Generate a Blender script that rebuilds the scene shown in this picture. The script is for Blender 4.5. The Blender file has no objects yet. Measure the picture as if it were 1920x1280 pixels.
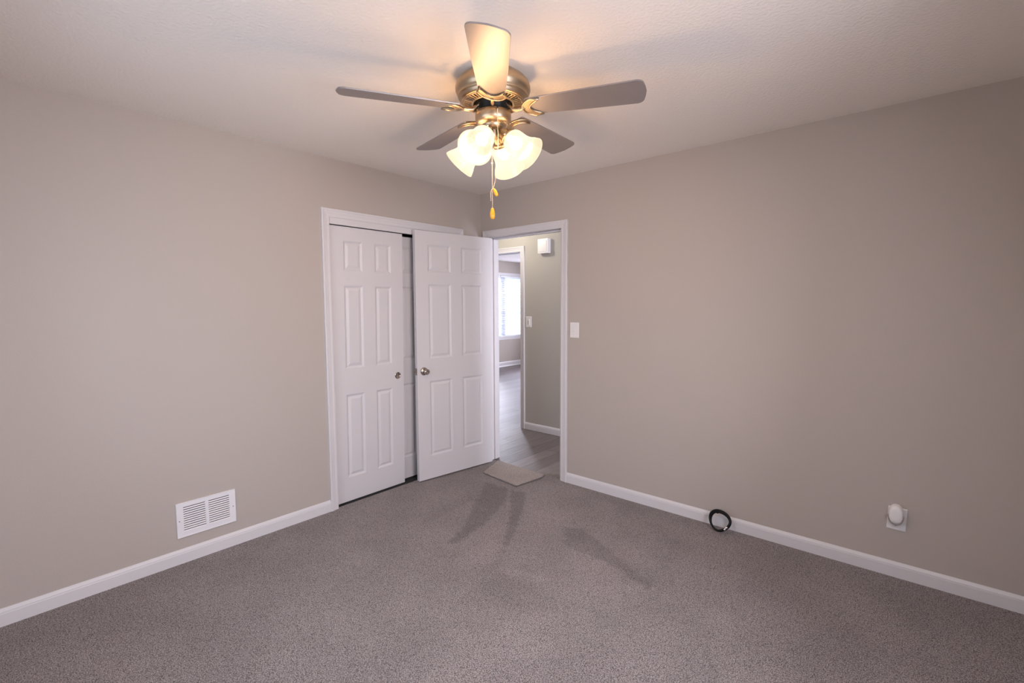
import bpy, bmesh, math, random
from mathutils import Vector, Matrix

random.seed(7)
SC = bpy.context.scene
COL = SC.collection
PI = math.pi

# ------------------------------------------------------------------ camera
def make_camera():
    yaw, pitch, roll = math.radians(40.92142), math.radians(-4.37513), math.radians(-0.27139)
    f = Vector((-math.sin(yaw) * math.cos(pitch), math.cos(yaw) * math.cos(pitch), math.sin(pitch)))
    r = Vector((math.cos(yaw), math.sin(yaw), 0))
    u = r.cross(f)
    r2 = r * math.cos(roll) + u * math.sin(roll)
    u2 = -r * math.sin(roll) + u * math.cos(roll)
    m = Matrix((r2, u2, -f)).transposed().to_4x4()
    m.translation = (3.10318, -3.15185, 1.43946)
    cd = bpy.data.cameras.new('camera')
    cd.sensor_fit = 'HORIZONTAL'
    cd.sensor_width = 36.0
    cd.lens = 893.621 / 1920 * 36.0
    cd.clip_start = 0.02
    c = bpy.data.objects.new('camera', cd)
    COL.objects.link(c)
    c.matrix_world = m
    SC.camera = c
make_camera()

# ------------------------------------------------------------------ view, world, lights
SC.view_settings.view_transform = 'Standard'
SC.view_settings.look = 'None'
SC.view_settings.gamma = 1.0
SC.view_settings.exposure = 0.0
SC.view_settings.use_curve_mapping = False

world = bpy.data.worlds.new('sky')
SC.world = world
world.use_nodes = True
wn = world.node_tree.nodes
wn['Background'].inputs[0].default_value = (0.80, 0.86, 1.0, 1)
SKY = 1.25
wn['Background'].inputs[1].default_value = SKY

def area(name, loc, direction, sx, sy, power, color, spread=170):
    ld = bpy.data.lights.new(name, 'AREA')
    ld.shape = 'RECTANGLE'
    ld.size, ld.size_y = sx, sy
    ld.energy = power
    ld.color = color
    ld.spread = math.radians(spread)
    o = bpy.data.objects.new(name, ld)
    COL.objects.link(o)
    o.location = loc
    o.rotation_euler = Vector(direction).to_track_quat('-Z', 'Y').to_euler()
    return o

def point(name, loc, power, color, radius):
    ld = bpy.data.lights.new(name, 'POINT')
    ld.energy = power
    ld.color = color
    ld.shadow_soft_size = radius
    o = bpy.data.objects.new(name, ld)
    COL.objects.link(o)
    o.location = loc
    return o

W, L, HC = 3.75, 3.50, 2.44            # bedroom width, depth, ceiling height
# daylight through the bedroom's two windows (behind the camera) and the living room window
SIDE_POWER, SIDE_COLOR = 69, (0.98, 0.97, 1.10)
REAR_POWER, REAR_COLOR = 16, (0.80, 0.98, 1.20)
LIVING_POWER, LIVING_COLOR = 170, (0.88, 0.89, 1.06)
BULB_POWER, LAMP = 11.0, (1.0, 0.62, 0.34)
SHADE_GLOW = 0.92
BULB_GLOW = 6.0
HALL_POWER, HALL_GLOW = 12.0, 3.0
area('daylight_side_window', (W + 0.16, -2.30, 1.45), (-1, 0.0, -0.56), 1.30, 1.15, SIDE_POWER, SIDE_COLOR)
area('daylight_rear_window', (1.45, -L - 0.16, 1.45), (0.0, 1, -0.60), 1.40, 1.15, REAR_POWER, REAR_COLOR)
area('daylight_living_window', (-8.2, 6.0, 3.6), (1, -0.10, -0.42), 6.0, 4.0, LIVING_POWER * 30, LIVING_COLOR)
area('added_fill_hall_end', (2.55, 0.60, 1.45), (-1, 0, -0.25), 0.55, 1.1, LIVING_POWER * 0.30, LIVING_COLOR)  # added fill light at the unseen hall end, lifts the lower hall wall
area('added_fill_living_side', (-2.0, 7.15, 1.45), (0.1, -1, -0.25), 1.5, 1.3, LIVING_POWER * 1.2, LIVING_COLOR)  # added fill light, brightens the living room by bounce

# ------------------------------------------------------------------ materials
def nodes_of(m):
    nt = m.node_tree
    return nt, nt.nodes, nt.links, nt.nodes['Principled BSDF']

def mat(name, color, rough=0.5, metal=0.0, spec=0.5, bump=None, vary=None):
    """bump = (noise scale, strength, distance); vary = (noise scale, amount)"""
    m = bpy.data.materials.new(name)
    m.use_nodes = True
    nt, N, K, B = nodes_of(m)
    B.inputs['Base Color'].default_value = (*color, 1)
    B.inputs['Roughness'].default_value = rough
    B.inputs['Metallic'].default_value = metal
    B.inputs['Specular IOR Level'].default_value = spec
    tc = N.new('ShaderNodeTexCoord')
    if vary:
        n = N.new('ShaderNodeTexNoise'); n.inputs['Scale'].default_value = vary[0]
        n.inputs['Detail'].default_value = 3
        r = N.new('ShaderNodeValToRGB')
        a = vary[1]
        r.color_ramp.elements[0].position = 0.3
        r.color_ramp.elements[1].position = 0.7
        r.color_ramp.elements[0].color = (*[c * (1 - a) for c in color], 1)
        r.color_ramp.elements[1].color = (*[min(1, c * (1 + a)) for c in color], 1)
        K.new(tc.outputs['Object'], n.inputs['Vector'])
        K.new(n.outputs['Fac'], r.inputs['Fac'])
        K.new(r.outputs['Color'], B.inputs['Base Color'])
    if bump:
        n = N.new('ShaderNodeTexNoise'); n.inputs['Scale'].default_value = bump[0]
        n.inputs['Detail'].default_value = 4
        b = N.new('ShaderNodeBump')
        b.inputs['Strength'].default_value = bump[1]
        b.inputs['Distance'].default_value = bump[2]
        K.new(tc.outputs['Object'], n.inputs['Vector'])
        K.new(n.outputs['Fac'], b.inputs['Height'])
        K.new(b.outputs['Normal'], B.inputs['Normal'])
    return m

M = {}
M['wall'] = mat('greige_wall_paint', (0.468, 0.416, 0.376), 0.62, spec=0.3, bump=(140, 0.10, 0.004))
M['wall_hall'] = mat('hall_wall_paint', (0.46, 0.432, 0.388), 0.62, spec=0.3, bump=(140, 0.10, 0.004))
M['ceiling'] = mat('textured_ceiling_paint', (0.90, 0.842, 0.782), 0.85, spec=0.2, bump=(75, 0.35, 0.010))
M['trim'] = mat('white_trim_paint', (0.68, 0.66, 0.67), 0.38, spec=0.4, bump=(60, 0.02, 0.002))
M['door'] = mat('white_door_paint', (0.66, 0.64, 0.65), 0.42, spec=0.4, bump=(90, 0.03, 0.002))
M['plastic'] = mat('white_plastic', (0.80, 0.775, 0.765), 0.35, spec=0.5, bump=(200, 0.01, 0.001))
M['grey_plastic'] = mat('grey_clear_plastic', (0.33, 0.31, 0.29), 0.25, spec=0.6, vary=(160, 0.25))
M['grille'] = mat('white_enamel', (0.80, 0.785, 0.80), 0.35, spec=0.5, bump=(120, 0.01, 0.001))
M['dark'] = mat('dark_void', (0.012, 0.011, 0.011), 0.8, spec=0.1, vary=(20, 0.3))
M['duct'] = mat('duct_shade_dark', (0.05, 0.045, 0.05), 0.6, spec=0.3, vary=(20, 0.2))  # dark colour stands for the shade inside the duct
M['nickel'] = mat('satin_nickel', (0.50, 0.44, 0.40), 0.22, metal=1.0, bump=(300, 0.01, 0.0005))
M['steel'] = mat('bright_steel', (0.72, 0.70, 0.68), 0.2, metal=1.0, vary=(90, 0.08))
M['brass'] = mat('antique_nickel', (0.50, 0.39, 0.265), 0.38, metal=1.0, vary=(9, 0.10))
M['black_motor'] = mat('black_motor_steel', (0.007, 0.007, 0.007), 0.5, spec=0.25, vary=(60, 0.4))
M['blade'] = mat('silver_grey_blade', (0.345, 0.312, 0.303), 0.40, metal=0.60, spec=0.5, vary=(6, 0.04))
M['chain'] = mat('ball_chain_metal', (0.85, 0.74, 0.64), 0.28, metal=1.0, vary=(200, 0.1))
M['amber'] = mat('amber_wood_fob', (0.86, 0.40, 0.03), 0.3, spec=0.5, vary=(60, 0.15))
M['cable'] = mat('black_cable_rubber', (0.006, 0.0055, 0.006), 0.5, spec=0.3, vary=(80, 0.3))
M['vinyl'] = mat('white_vinyl_frame', (0.80, 0.81, 0.83), 0.4, vary=(8, 0.02))
M['lawn'] = mat('outdoor_ground', (0.30, 0.32, 0.26), 0.9, vary=(3, 0.3))

def slat_material():
    m = mat('blind_slat_vinyl', (0.82, 0.83, 0.86), 0.5, vary=(15, 0.02))
    nt, N, K, B = nodes_of(m)
    t = N.new('ShaderNodeBsdfTranslucent'); t.inputs[0].default_value = (0.8, 0.84, 0.95, 1)
    mx = N.new('ShaderNodeMixShader'); mx.inputs[0].default_value = 0.6
    K.new(B.outputs[0], mx.inputs[1]); K.new(t.outputs[0], mx.inputs[2])
    K.new(mx.outputs[0], N['Material Output'].inputs[0])
    return m
M['slat'] = slat_material()

def glass_pane():
    m = bpy.data.materials.new('clear_window_pane'); m.use_nodes = True
    nt, N, K, B = nodes_of(m)
    t = N.new('ShaderNodeBsdfTransparent')
    g = N.new('ShaderNodeBsdfGlossy'); g.inputs['Roughness'].default_value = 0.02
    lw = N.new('ShaderNodeFresnel'); lw.inputs[0].default_value = 1.2
    mx = N.new('ShaderNodeMixShader')
    K.new(lw.outputs[0], mx.inputs[0]); K.new(t.outputs[0], mx.inputs[1]); K.new(g.outputs[0], mx.inputs[2])
    K.new(mx.outputs[0], N['Material Output'].inputs[0])
    return m
M['pane'] = glass_pane()

def shade_glass():
    """lit frosted glass: lets part of the bulb through, scatters the rest and glows"""
    m = bpy.data.materials.new('frosted_lamp_glass'); m.use_nodes = True
    nt, N, K, B = nodes_of(m)
    tc = N.new('ShaderNodeTexCoord')
    nz = N.new('ShaderNodeTexNoise'); nz.inputs['Scale'].default_value = 25
    K.new(tc.outputs['Object'], nz.inputs['Vector'])
    rp = N.new('ShaderNodeValToRGB')
    rp.color_ramp.elements[0].color = (1.0, 0.84, 0.54, 1)
    rp.color_ramp.elements[1].color = (1.0, 0.88, 0.62, 1)
    K.new(nz.outputs['Fac'], rp.inputs['Fac'])
    t = N.new('ShaderNodeBsdfTranslucent'); t.inputs[0].default_value = (0.012, 0.014, 0.018, 1)
    g = N.new('ShaderNodeBsdfGlossy'); g.inputs['Roughness'].default_value = 0.3; g.inputs[0].default_value = (0.9, 0.9, 0.9, 1)
    tr = N.new('ShaderNodeBsdfTransparent'); tr.inputs[0].default_value = (1.0, 0.90, 0.74, 1)
    e = N.new('ShaderNodeEmission'); e.inputs['Strength'].default_value = SHADE_GLOW
    K.new(rp.outputs['Color'], e.inputs['Color'])
    m1 = N.new('ShaderNodeMixShader'); m1.inputs[0].default_value = 0.04
    K.new(t.outputs[0], m1.inputs[1]); K.new(g.outputs[0], m1.inputs[2])
    m2 = N.new('ShaderNodeMixShader'); m2.inputs[0].default_value = 0.27
    K.new(m1.outputs[0], m2.inputs[1]); K.new(tr.outputs[0], m2.inputs[2])
    a = N.new('ShaderNodeAddShader')
    K.new(m2.outputs[0], a.inputs[0]); K.new(e.outputs[0], a.inputs[1])
    K.new(a.outputs[0], N['Material Output'].inputs[0])
    return m
M['shade'] = shade_glass()

def emitter(name, color, strength):
    m = bpy.data.materials.new(name); m.use_nodes = True
    nt, N, K, B = nodes_of(m)
    B.inputs['Base Color'].default_value = (0.9, 0.88, 0.8, 1)
    B.inputs['Emission Color'].default_value = (*color, 1)
    B.inputs['Emission Strength'].default_value = strength
    return m
M['bulb'] = emitter('glowing_bulb', (1.0, 0.86, 0.62), BULB_GLOW)
M['hall_globe'] = emitter('lit_hall_globe', (1.0, 0.88, 0.66), HALL_GLOW)

def carpet_material(name, lo, mid, hi, track=True):
    m = bpy.data.materials.new(name); m.use_nodes = True
    nt, N, K, B = nodes_of(m)
    B.inputs['Roughness'].default_value = 0.95
    B.inputs['Specular IOR Level'].default_value = 0.05
    B.inputs['Sheen Weight'].default_value = 0.15
    tc = N.new('ShaderNodeTexCoord')
    n1 = N.new('ShaderNodeTexNoise'); n1.inputs['Scale'].default_value = 230; n1.inputs['Detail'].default_value = 3
    n1.inputs['Roughness'].default_value = 0.7
    v = N.new('ShaderNodeTexVoronoi'); v.inputs['Scale'].default_value = 250
    n2 = N.new('ShaderNodeTexNoise'); n2.inputs['Scale'].default_value = 3.0; n2.inputs['Detail'].default_value = 3
    for n in (n1, v, n2):
        K.new(tc.outputs['Object'], n.inputs['Vector'])
    mixv = N.new('ShaderNodeMath'); mixv.operation = 'MULTIPLY_ADD'
    K.new(v.outputs['Distance'], mixv.inputs[0]); mixv.inputs[1].default_value = -0.35
    K.new(n1.outputs['Fac'], mixv.inputs[2])
    rp = N.new('ShaderNodeValToRGB')
    e = rp.color_ramp.elements
    e[0].position = 0.16; e[0].color = (*lo, 1)
    e[1].position = 0.56; e[1].color = (*hi, 1)
    x = e.new(0.35); x.color = (*mid, 1)
    K.new(mixv.outputs[0], rp.inputs['Fac'])
    # large soft blotches where the pile lies another way
    mr = N.new('ShaderNodeMapRange')
    mr.inputs['From Min'].default_value = 0.35; mr.inputs['From Max'].default_value = 0.65
    mr.inputs['To Min'].default_value = 0.93; mr.inputs['To Max'].default_value = 1.07
    K.new(n2.outputs['Fac'], mr.inputs['Value'])
    hs = N.new('ShaderNodeHueSaturation')
    K.new(rp.outputs['Color'], hs.inputs['Color'])
    if track:
        at = N.new('ShaderNodeVertexColor'); at.layer_name = 'pile'
        ml = N.new('ShaderNodeMath'); ml.operation = 'MULTIPLY'
        sep = N.new('ShaderNodeSeparateColor')
        K.new(at.outputs['Color'], sep.inputs[0])
        m2 = N.new('ShaderNodeMath'); m2.operation = 'MULTIPLY'; m2.inputs[1].default_value = 2.0
        K.new(sep.outputs[0], m2.inputs[0])
        K.new(m2.outputs[0], ml.inputs[0]); K.new(mr.outputs[0], ml.inputs[1])
        K.new(ml.outputs[0], hs.inputs['Value'])
    else:
        K.new(mr.outputs[0], hs.inputs['Value'])
    K.new(hs.outputs['Color'], B.inputs['Base Color'])
    b = N.new('ShaderNodeBump'); b.inputs['Strength'].default_value = 0.8; b.inputs['Distance'].default_value = 0.006
    K.new(mixv.outputs[0], b.inputs['Height']); K.new(b.outputs['Normal'], B.inputs['Normal'])
    return m
M['carpet'] = carpet_material('grey_taupe_cut_pile', (0.085, 0.070, 0.067), (0.285, 0.247, 0.240), (0.62, 0.56, 0.55))
M['mat'] = carpet_material('beige_carpet_offcut', (0.19, 0.16, 0.145), (0.42, 0.365, 0.335), (0.64, 0.58, 0.54), track=False)

def plank_material():
    m = bpy.data.materials.new('grey_wood_plank'); m.use_nodes = True
    nt, N, K, B = nodes_of(m)
    B.inputs['Roughness'].default_value = 0.46
    B.inputs['Specular IOR Level'].default_value = 0.35
    tc = N.new('ShaderNodeTexCoord')
    mp = N.new('ShaderNodeMapping'); mp.inputs['Rotation'].default_value = (0, 0, PI / 2)
    K.new(tc.outputs['Object'], mp.inputs['Vector'])
    br = N.new('ShaderNodeTexBrick')
    br.inputs['Scale'].default_value = 1.0
    br.inputs['Brick Width'].default_value = 1.2
    br.inputs['Row Height'].default_value = 0.15
    br.inputs['Mortar Size'].default_value = 0.0018
    br.inputs['Color1'].default_value = (0.135, 0.112, 0.106, 1)
    br.inputs['Color2'].default_value = (0.215, 0.182, 0.172, 1)
    br.inputs['Mortar'].default_value = (0.04, 0.032, 0.03, 1)
    K.new(mp.outputs['Vector'], br.inputs['Vector'])
    mp2 = N.new('ShaderNodeMapping'); mp2.inputs['Scale'].default_value = (30, 1.6, 1)
    K.new(tc.outputs['Object'], mp2.inputs['Vector'])
    n = N.new('ShaderNodeTexNoise'); n.inputs['Scale'].default_value = 2.5; n.inputs['Detail'].default_value = 6
    K.new(mp2.outputs['Vector'], n.inputs['Vector'])
    mr = N.new('ShaderNodeMapRange'); mr.inputs['To Min'].default_value = 0.45; mr.inputs['To Max'].default_value = 1.6
    K.new(n.outputs['Fac'], mr.inputs['Value'])
    hs = N.new('ShaderNodeHueSaturation')
    K.new(br.outputs['Color'], hs.inputs['Color']); K.new(mr.outputs[0], hs.inputs['Value'])
    K.new(hs.outputs['Color'], B.inputs['Base Color'])
    b = N.new('ShaderNodeBump'); b.inputs['Strength'].default_value = 0.12; b.inputs['Distance'].default_value = 0.002
    K.new(n.outputs['Fac'], b.inputs['Height']); K.new(b.outputs['Normal'], B.inputs['Normal'])
    return m
M['plank'] = plank_material()

# ------------------------------------------------------------------ mesh helpers
class MB:
    def __init__(self):
        self.bm = bmesh.new()
    def face(self, pts):
        vs = [self.bm.verts.new(p) for p in pts]
        try:
            return self.bm.faces.new(vs)
        except ValueError:
            return None
    def box(self, a, b, mtx=None):
        x0, y0, z0 = a; x1, y1, z1 = b
        c = [Vector(v) for v in ((x0,y0,z0),(x1,y0,z0),(x1,y1,z0),(x0,y1,z0),(x0,y0,z1),(x1,y0,z1),(x1,y1,z1),(x0,y1,z1))]
        if mtx: c = [mtx @ v for v in c]
        vs = [self.bm.verts.new(v) for v in c]
        for q in ((0,3,2,1),(4,5,6,7),(0,1,5,4),(1,2,6,5),(2,3,7,6),(3,0,4,7)):
            self.bm.faces.new([vs[i] for i in q])
        return self
    def rings(self, rings, closed_ring=True, cap0=False, cap1=False, smooth=True):
        R = [[self.bm.verts.new(p) for p in r] for r in rings]
        n = len(R[0])
        for a, b in zip(R, R[1:]):
            for i in range(n if closed_ring else n - 1):
                j = (i + 1) % n
                f = self.bm.faces.new((a[i], a[j], b[j], b[i])); f.smooth = smooth
        if cap0: self.bm.faces.new(list(reversed(R[0])))
        if cap1: self.bm.faces.new(R[-1])
        return self
    def lathe(self, prof, seg=32, mtx=None, cap0=False, cap1=False, smooth=True):
        mtx = mtx or Matrix()
        rings = []
        for r, z in prof:
            r = max(r, 1e-5)
            rings.append([mtx @ Vector((r * math.cos(2*PI*i/seg), r * math.sin(2*PI*i/seg), z)) for i in range(seg)])
        return self.rings(rings, True, cap0, cap1, smooth)
    def tube(self, path, rad, seg=8, closed=False, caps=True):
        P = [Vector(p) for p in path]
        n = len(P)
        rads = rad if isinstance(rad, (list, tuple)) else [rad] * n
        rings = []
        prev = None
        for i, p in enumerate(P):
            if closed:
                t = P[(i + 1) % n] - P[i - 1]
            else:
                t = P[min(i + 1, n - 1)] - P[max(i - 1, 0)]
            t.normalize()
            if prev is None:
                a = Vector((0, 0, 1)) if abs(t.z) < 0.9 else Vector((1, 0, 0))
                u = t.cross(a).normalized()
            else:
                u = (prev - t * prev.dot(t)).normalized()
            prev = u
            v = t.cross(u)
            rings.append([p + (u * math.cos(2*PI*k/seg) + v * math.sin(2*PI*k/seg)) * rads[i] for k in range(seg)])
        if closed:
            rings.append(rings[0])
        return self.rings(rings, True, caps and not closed, caps and not closed)
    def prism(self, pts2, z0, z1, mtx=None, smooth=False):
        mtx = mtx or Matrix()
        a = [self.bm.verts.new(mtx @ Vector((x, y, z0))) for x, y in pts2]
        b = [self.bm.verts.new(mtx @ Vector((x, y, z1))) for x, y in pts2]
        n = len(a)
        self.bm.faces.new(list(reversed(a))); self.bm.faces.new(b)
        for i in range(n):
            j = (i + 1) % n
            f = self.bm.faces.new((a[i], a[j], b[j], b[i])); f.smooth = smooth
        return self
    def ball(self, c, r, u=8, v=6):
        c = Vector(c)
        prof = [(r * math.sin(PI*k/v), -r * math.cos(PI*k/v)) for k in range(v + 1)]
        return self.lathe(prof, u, Matrix.Translation(c))
    def build(self, name, m, parent=None, bevel=None, fix=True, world=False):
        if fix:
            bmesh.ops.remove_doubles(self.bm, verts=self.bm.verts, dist=1e-6)
            bmesh.ops.recalc_face_normals(self.bm, faces=self.bm.faces)
        me = bpy.data.meshes.new(name)
        self.bm.to_mesh(me); self.bm.free()
        me.materials.append(m)
        o = bpy.data.objects.new(name, me)
        COL.objects.link(o)
        if parent is not None:
            o.parent = parent
        if bevel:
            b = o.modifiers.new('bevel', 'BEVEL'); b.width = bevel; b.segments = 2
            b.limit_method = 'ANGLE'; b.angle_limit = math.radians(40)
        return o

def thing(name, label, cat, loc=(0, 0, 0), rot=(0, 0, 0), group=None):
    o = bpy.data.objects.new(name, None)
    o.empty_display_size = 0.05
    COL.objects.link(o)
    o.location = loc; o.rotation_euler = rot
    o['label'] = label; o['category'] = cat
    if group: o['group'] = group
    return o

def tag(o, label, cat, group=None):
    o['label'] = label; o['category'] = cat
    if group: o['group'] = group
    return o

def struct(o, label=None):
    o['kind'] = 'structure'
    if label: o['label'] = label
    return o

def copy_part(src, parent):
    c = src.copy(); COL.objects.link(c); c.parent = parent
    return c

# ------------------------------------------------------------------ structure: bedroom shell
JL, JR = 0.112, 0.886           # bedroom door jamb faces
DH = 2.040                      # door head
T = 0.115                       # wall thickness
CY0, CY1 = -1.470, -0.293       # closet opening along the left wall
CH = 2.043

struct(MB().box((-2.5, 0, 0), (JL - 0.02, T, HC)).box((JR + 0.02, 0, 0), (W + T, T, HC))
       .box((JL - 0.02, 0, DH + 0.02), (JR + 0.02, T, HC)).build('wall_right', M['wall']))
struct(MB().box((-T, -L - T, 0), (0, CY0 - 0.015, HC)).box((-T, CY1 + 0.015, 0), (0, 0, HC))
       .box((-T, CY0 - 0.015, CH + 0.015), (0, CY1 + 0.015, HC)).build('wall_left', M['wall']))
# side wall (x = W) and rear wall, each with a window opening
wy0, wy1, wz0, wz1 = -2.98, -1.62, 0.88, 2.08
struct(MB().box((W, -L - T, 0), (W + T, wy0, HC)).box((W, wy1, 0), (W + T, 0, HC))
       .box((W, wy0, 0), (W + T, wy1, wz0)).box((W, wy0, wz1), (W + T, wy1, HC)).build('wall_side', M['wall']))
wx0, wx1 = 0.75, 2.15
struct(MB().box((0, -L - T, 0), (wx0, -L, HC)).box((wx1, -L - T, 0), (W, -L, HC))
       .box((wx0, -L - T, 0), (wx1, -L, wz0)).box((wx0, -L - T, wz1), (wx1, -L, HC)).build('wall_rear', M['wall']))
struct(MB().box((-T, -L - T, HC), (W + T, T * 0.5, HC + 0.08)).build('ceiling', M['ceiling']))

def carpet_floor():
    """carpet as a fine grid that carries the vacuum tracks as pile colour"""
    x0, x1, y0, y1 = -0.012, W, -L, 0.022
    nx, ny = 340, 320
    me = bpy.data.meshes.new('floor')
    verts, faces, cols = [], [], []
    # (polygon in floor coordinates, factor, softness)
    dark = [
        ([(0.47, -0.44), (0.69, -0.41), (0.86, -0.66), (0.97, -1.00), (1.02, -1.30), (0.98, -1.30), (0.88, -1.08), (0.69, -0.80)], 0.74, 0.014),
        ([(0.74, -0.43), (0.83, -0.38), (0.97, -0.56), (1.21, -0.95), (1.28, -1.10), (1.24, -1.09), (1.03, -0.80)], 0.74, 0.013),
        ([(1.27, -1.14), (1.31, -1.12), (1.39, -1.31), (1.36, -1.37)], 0.88, 0.03),
        ([(1.41, -0.67), (1.49, -0.61), (1.79, -0.75), (2.11, -0.91), (2.10, -0.95), (1.86, -0.87), (1.53, -0.86)], 0.78, 0.018),
        ([(0.50, -0.66), (0.63, -0.73), (0.69, -1.24), (0.59, -1.22)], 0.91, 0.04),
        ([(1.59, -0.38), (1.86, -0.24), (2.13, -0.41), (2.09, -0.68), (1.72, -0.55)], 0.92, 0.06),
        ([(1.40, -1.37), (1.58, -1.28), (1.91, -1.32), (1.71, -1.55), (1.47, -1.53)], 0.92, 0.07),
        ([(1.09, 0.09), (1.96, 0.05), (2.00, -0.13), (1.24, -0.15)], 0.93, 0.05),
    ]
    light = [
        ([(1.39, -1.29), (1.61, -1.22), (1.68, -1.20), (1.63, -1.30), (1.46, -1.33)], 1.14, 0.018),
        ([(1.58, -1.80), (1.78, -1.48), (2.03, -1.50), (1.94, -1.85), (1.71, -2.06)], 1.06, 0.08),
        ([(1.62, -0.81), (2.08, -0.98), (2.04, -1.19), (1.65, -1.09)], 1.07, 0.06),
        ([(0.87, -0.39), (1.05, -0.30), (1.36, -0.67), (1.38, -0.97), (1.21, -0.85)], 1.07, 0.05),
        ([(1.08, -1.31), (1.16, -1.07), (1.31, -1.27), (1.25, -1.47)], 1.05, 0.05),
    ]
    def sd(p, poly):
        d = 1e9; inside = False
        n = len(poly)
        for i in range(n):
            ax, ay = poly[i]; bx, by = poly[(i + 1) % n]
            ex, ey = bx - ax, by - ay
            wx, wy = p[0] - ax, p[1] - ay
            t = max(0, min(1, (wx*ex + wy*ey) / (ex*ex + ey*ey)))
            d = min(d, math.hypot(wx - ex*t, wy - ey*t))
            if (ay > p[1]) != (by > p[1]) and p[0] < (bx - ax) * (p[1] - ay) / (by - ay) + ax:
                inside = not inside
        return -d if inside else d
    boxes = [(min(q[0] for q in pl) - 0.3, max(q[0] for q in pl) + 0.3, min(q[1] for q in pl) - 0.3, max(q[1] for q in pl) + 0.3) for pl, f, s in dark + light]
    for j in range(ny + 1):
        for i in range(nx + 1):
            x = x0 + (x1 - x0) * i / nx; y = y0 + (y1 - y0) * j / ny
            verts.append((x, y, 0.0))
            f = 1.0
            for (pl, k, s), bb in zip(dark + light, boxes):
                if bb[0] < x < bb[1] and bb[2] < y < bb[3]:
                    jit = 0.006 * math.sin(x * 61 + y * 37) + 0.006 * math.sin(x * 23 - y * 71)
                    d = sd((x, y), pl) + jit
                    a = max(0, min(1, 0.5 - d / (2 * s)))
                    a = a * a * (3 - 2 * a)
                    f *= 1 + (k - 1) * a
            cols.append(f * 0.5)
    for j in range(ny):
        for i in range(nx):
            a = j * (nx + 1) + i
            faces.append((a, a + 1, a + nx + 2, a + nx + 1))
    me.from_pydata(verts, [], faces)
    at = me.attributes.new('pile', 'FLOAT_COLOR', 'POINT')
    for k, c in enumerate(cols):
        at.data[k].color = (c, c, c, 1)
    me.materials.append(M['carpet'])
    o = bpy.data.objects.new('floor', me); COL.objects.link(o)
    so = o.modifiers.new('depth', 'SOLIDIFY'); so.thickness = 0.012; so.offset = -1
    return struct(o)
carpet_floor()

# baseboards: extruded profile (d = out from wall, z)
BASE = [(0, 0), (0.014, 0), (0.014, 0.056), (0.0125, 0.062), (0.0125, 0.066), (0.008, 0.074), (0.004, 0.080), (0, 0.080)]
def baseboard(name, fn, a0, a1, prof=BASE, m=None):
    mb = MB()
    mb.rings([[fn(a, d, z) for d, z in prof] for a in (a0, a1)], True, True, True, smooth=False)
    return struct(mb.build(name, m or M['trim']))
baseboard('baseboard_left', lambda a, d, z: (d, a, z), -L, CY0 - 0.057)
baseboard('baseboard_right', lambda a, d, z: (a, -d, z), JR + 0.07, W)
baseboard('baseboard_side', lambda a, d, z: (W - d, a, z), -L, 0)
baseboard('baseboard_rear', lambda a, d, z: (a, -L + d, z), 0, W)

# casings: mitred sweep of a moulded profile (u = away from opening, d = out from wall)
def casing(name, fn, a0, a1, ztop, w=0.060, legs=(0, 0), m=None):
    prof = [(0, 0), (0, 0.009), (0.006, 0.011), (0.022, 0.011), (0.026, 0.0125), (w - 0.016, 0.0155), (w - 0.012, 0.018), (w - 0.003, 0.018), (w, 0.015), (w, 0)]
    rings = []
    for u, d in prof:
        rings.append([fn(a0 - u, legs[0], d), fn(a0 - u, ztop + u, d), fn(a1 + u, ztop + u, d), fn(a1 + u, legs[1], d)])
    mb = MB()
    mb.rings(rings + [rings[0]], False, smooth=False)
    mb.face([r[0] for r in rings[:-1] + [rings[-1]]]); mb.face([r[3] for r in rings])
    return struct(mb.build(name, m or M['trim']))
casing('trim_1', lambda a, z, d: (d, a, z), CY0 - 0.004, CY1 + 0.004, CH, 0.058)                 # closet
casing('trim_2', lambda a, z, d: (a, -d, z), JL - 0.014, JR + 0.012, DH + 0.005, 0.060)           # bedroom door
casing('trim_3', lambda a, z, d: (a, T + d, z), JL - 0.014, JR + 0.012, DH + 0.005, 0.060)        # hall side

# bedroom door jamb with stop
mb = MB()
mb.box((JL - 0.02, 0, 0.0), (JL, T, DH)).box((JR, 0, 0.0), (JR + 0.02, T, DH)).box((JL - 0.02, 0, DH), (JR + 0.02, T, DH + 0.02))
mb.box((JL, 0.040, 0.004), (JL + 0.012, 0.076, DH)).box((JR - 0.012, 0.040, 0.004), (JR, 0.076, DH)).box((JL, 0.040, DH - 0.012), (JR, 0.076, DH))
struct(mb.build('trim_4', M['trim'], bevel=0.0015))
# closet jamb, header fascia
mb = MB()
mb.box((-T, CY0 - 0.015, 0), (-0.0005, CY0, CH)).box((-T, CY1, 0), (-0.0005, CY1 + 0.015, CH)).box((-T, CY0 - 0.015, CH), (-0.0005, CY1 + 0.015, CH + 0.015))
mb.box((-0.018, CY0, 2.000), (0.004, CY1, CH))
struct(mb.build('trim_5', M['trim'], bevel=0.001))
# sliding-door track
struct(MB().box((-0.105, CY0, 2.018), (-0.02, CY1, CH)).build('trim_6', M['dark']))
# closet box behind the doors
struct(MB().box((-0.80, CY0 - 0.3, -0.015), (-0.76, CY1 + 0.28, HC)).box((-0.76, CY0 - 0.3, -0.015), (-T, CY0 - 0.26, HC))
       .box((-0.80, CY1 + 0.25, -0.015), (-T, CY1 + 0.28, HC)).build('wall_closet', M['wall']))
struct(MB().box((-0.76, CY0 - 0.26, -0.05), (-0.0125, CY1 + 0.25, -0.008)).build('floor_closet', M['carpet']))
struct(MB().box((-0.80, CY0 - 0.3, HC), (-T, CY1 + 0.28, HC + 0.05)).build('ceiling_closet', M['ceiling']))

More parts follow.
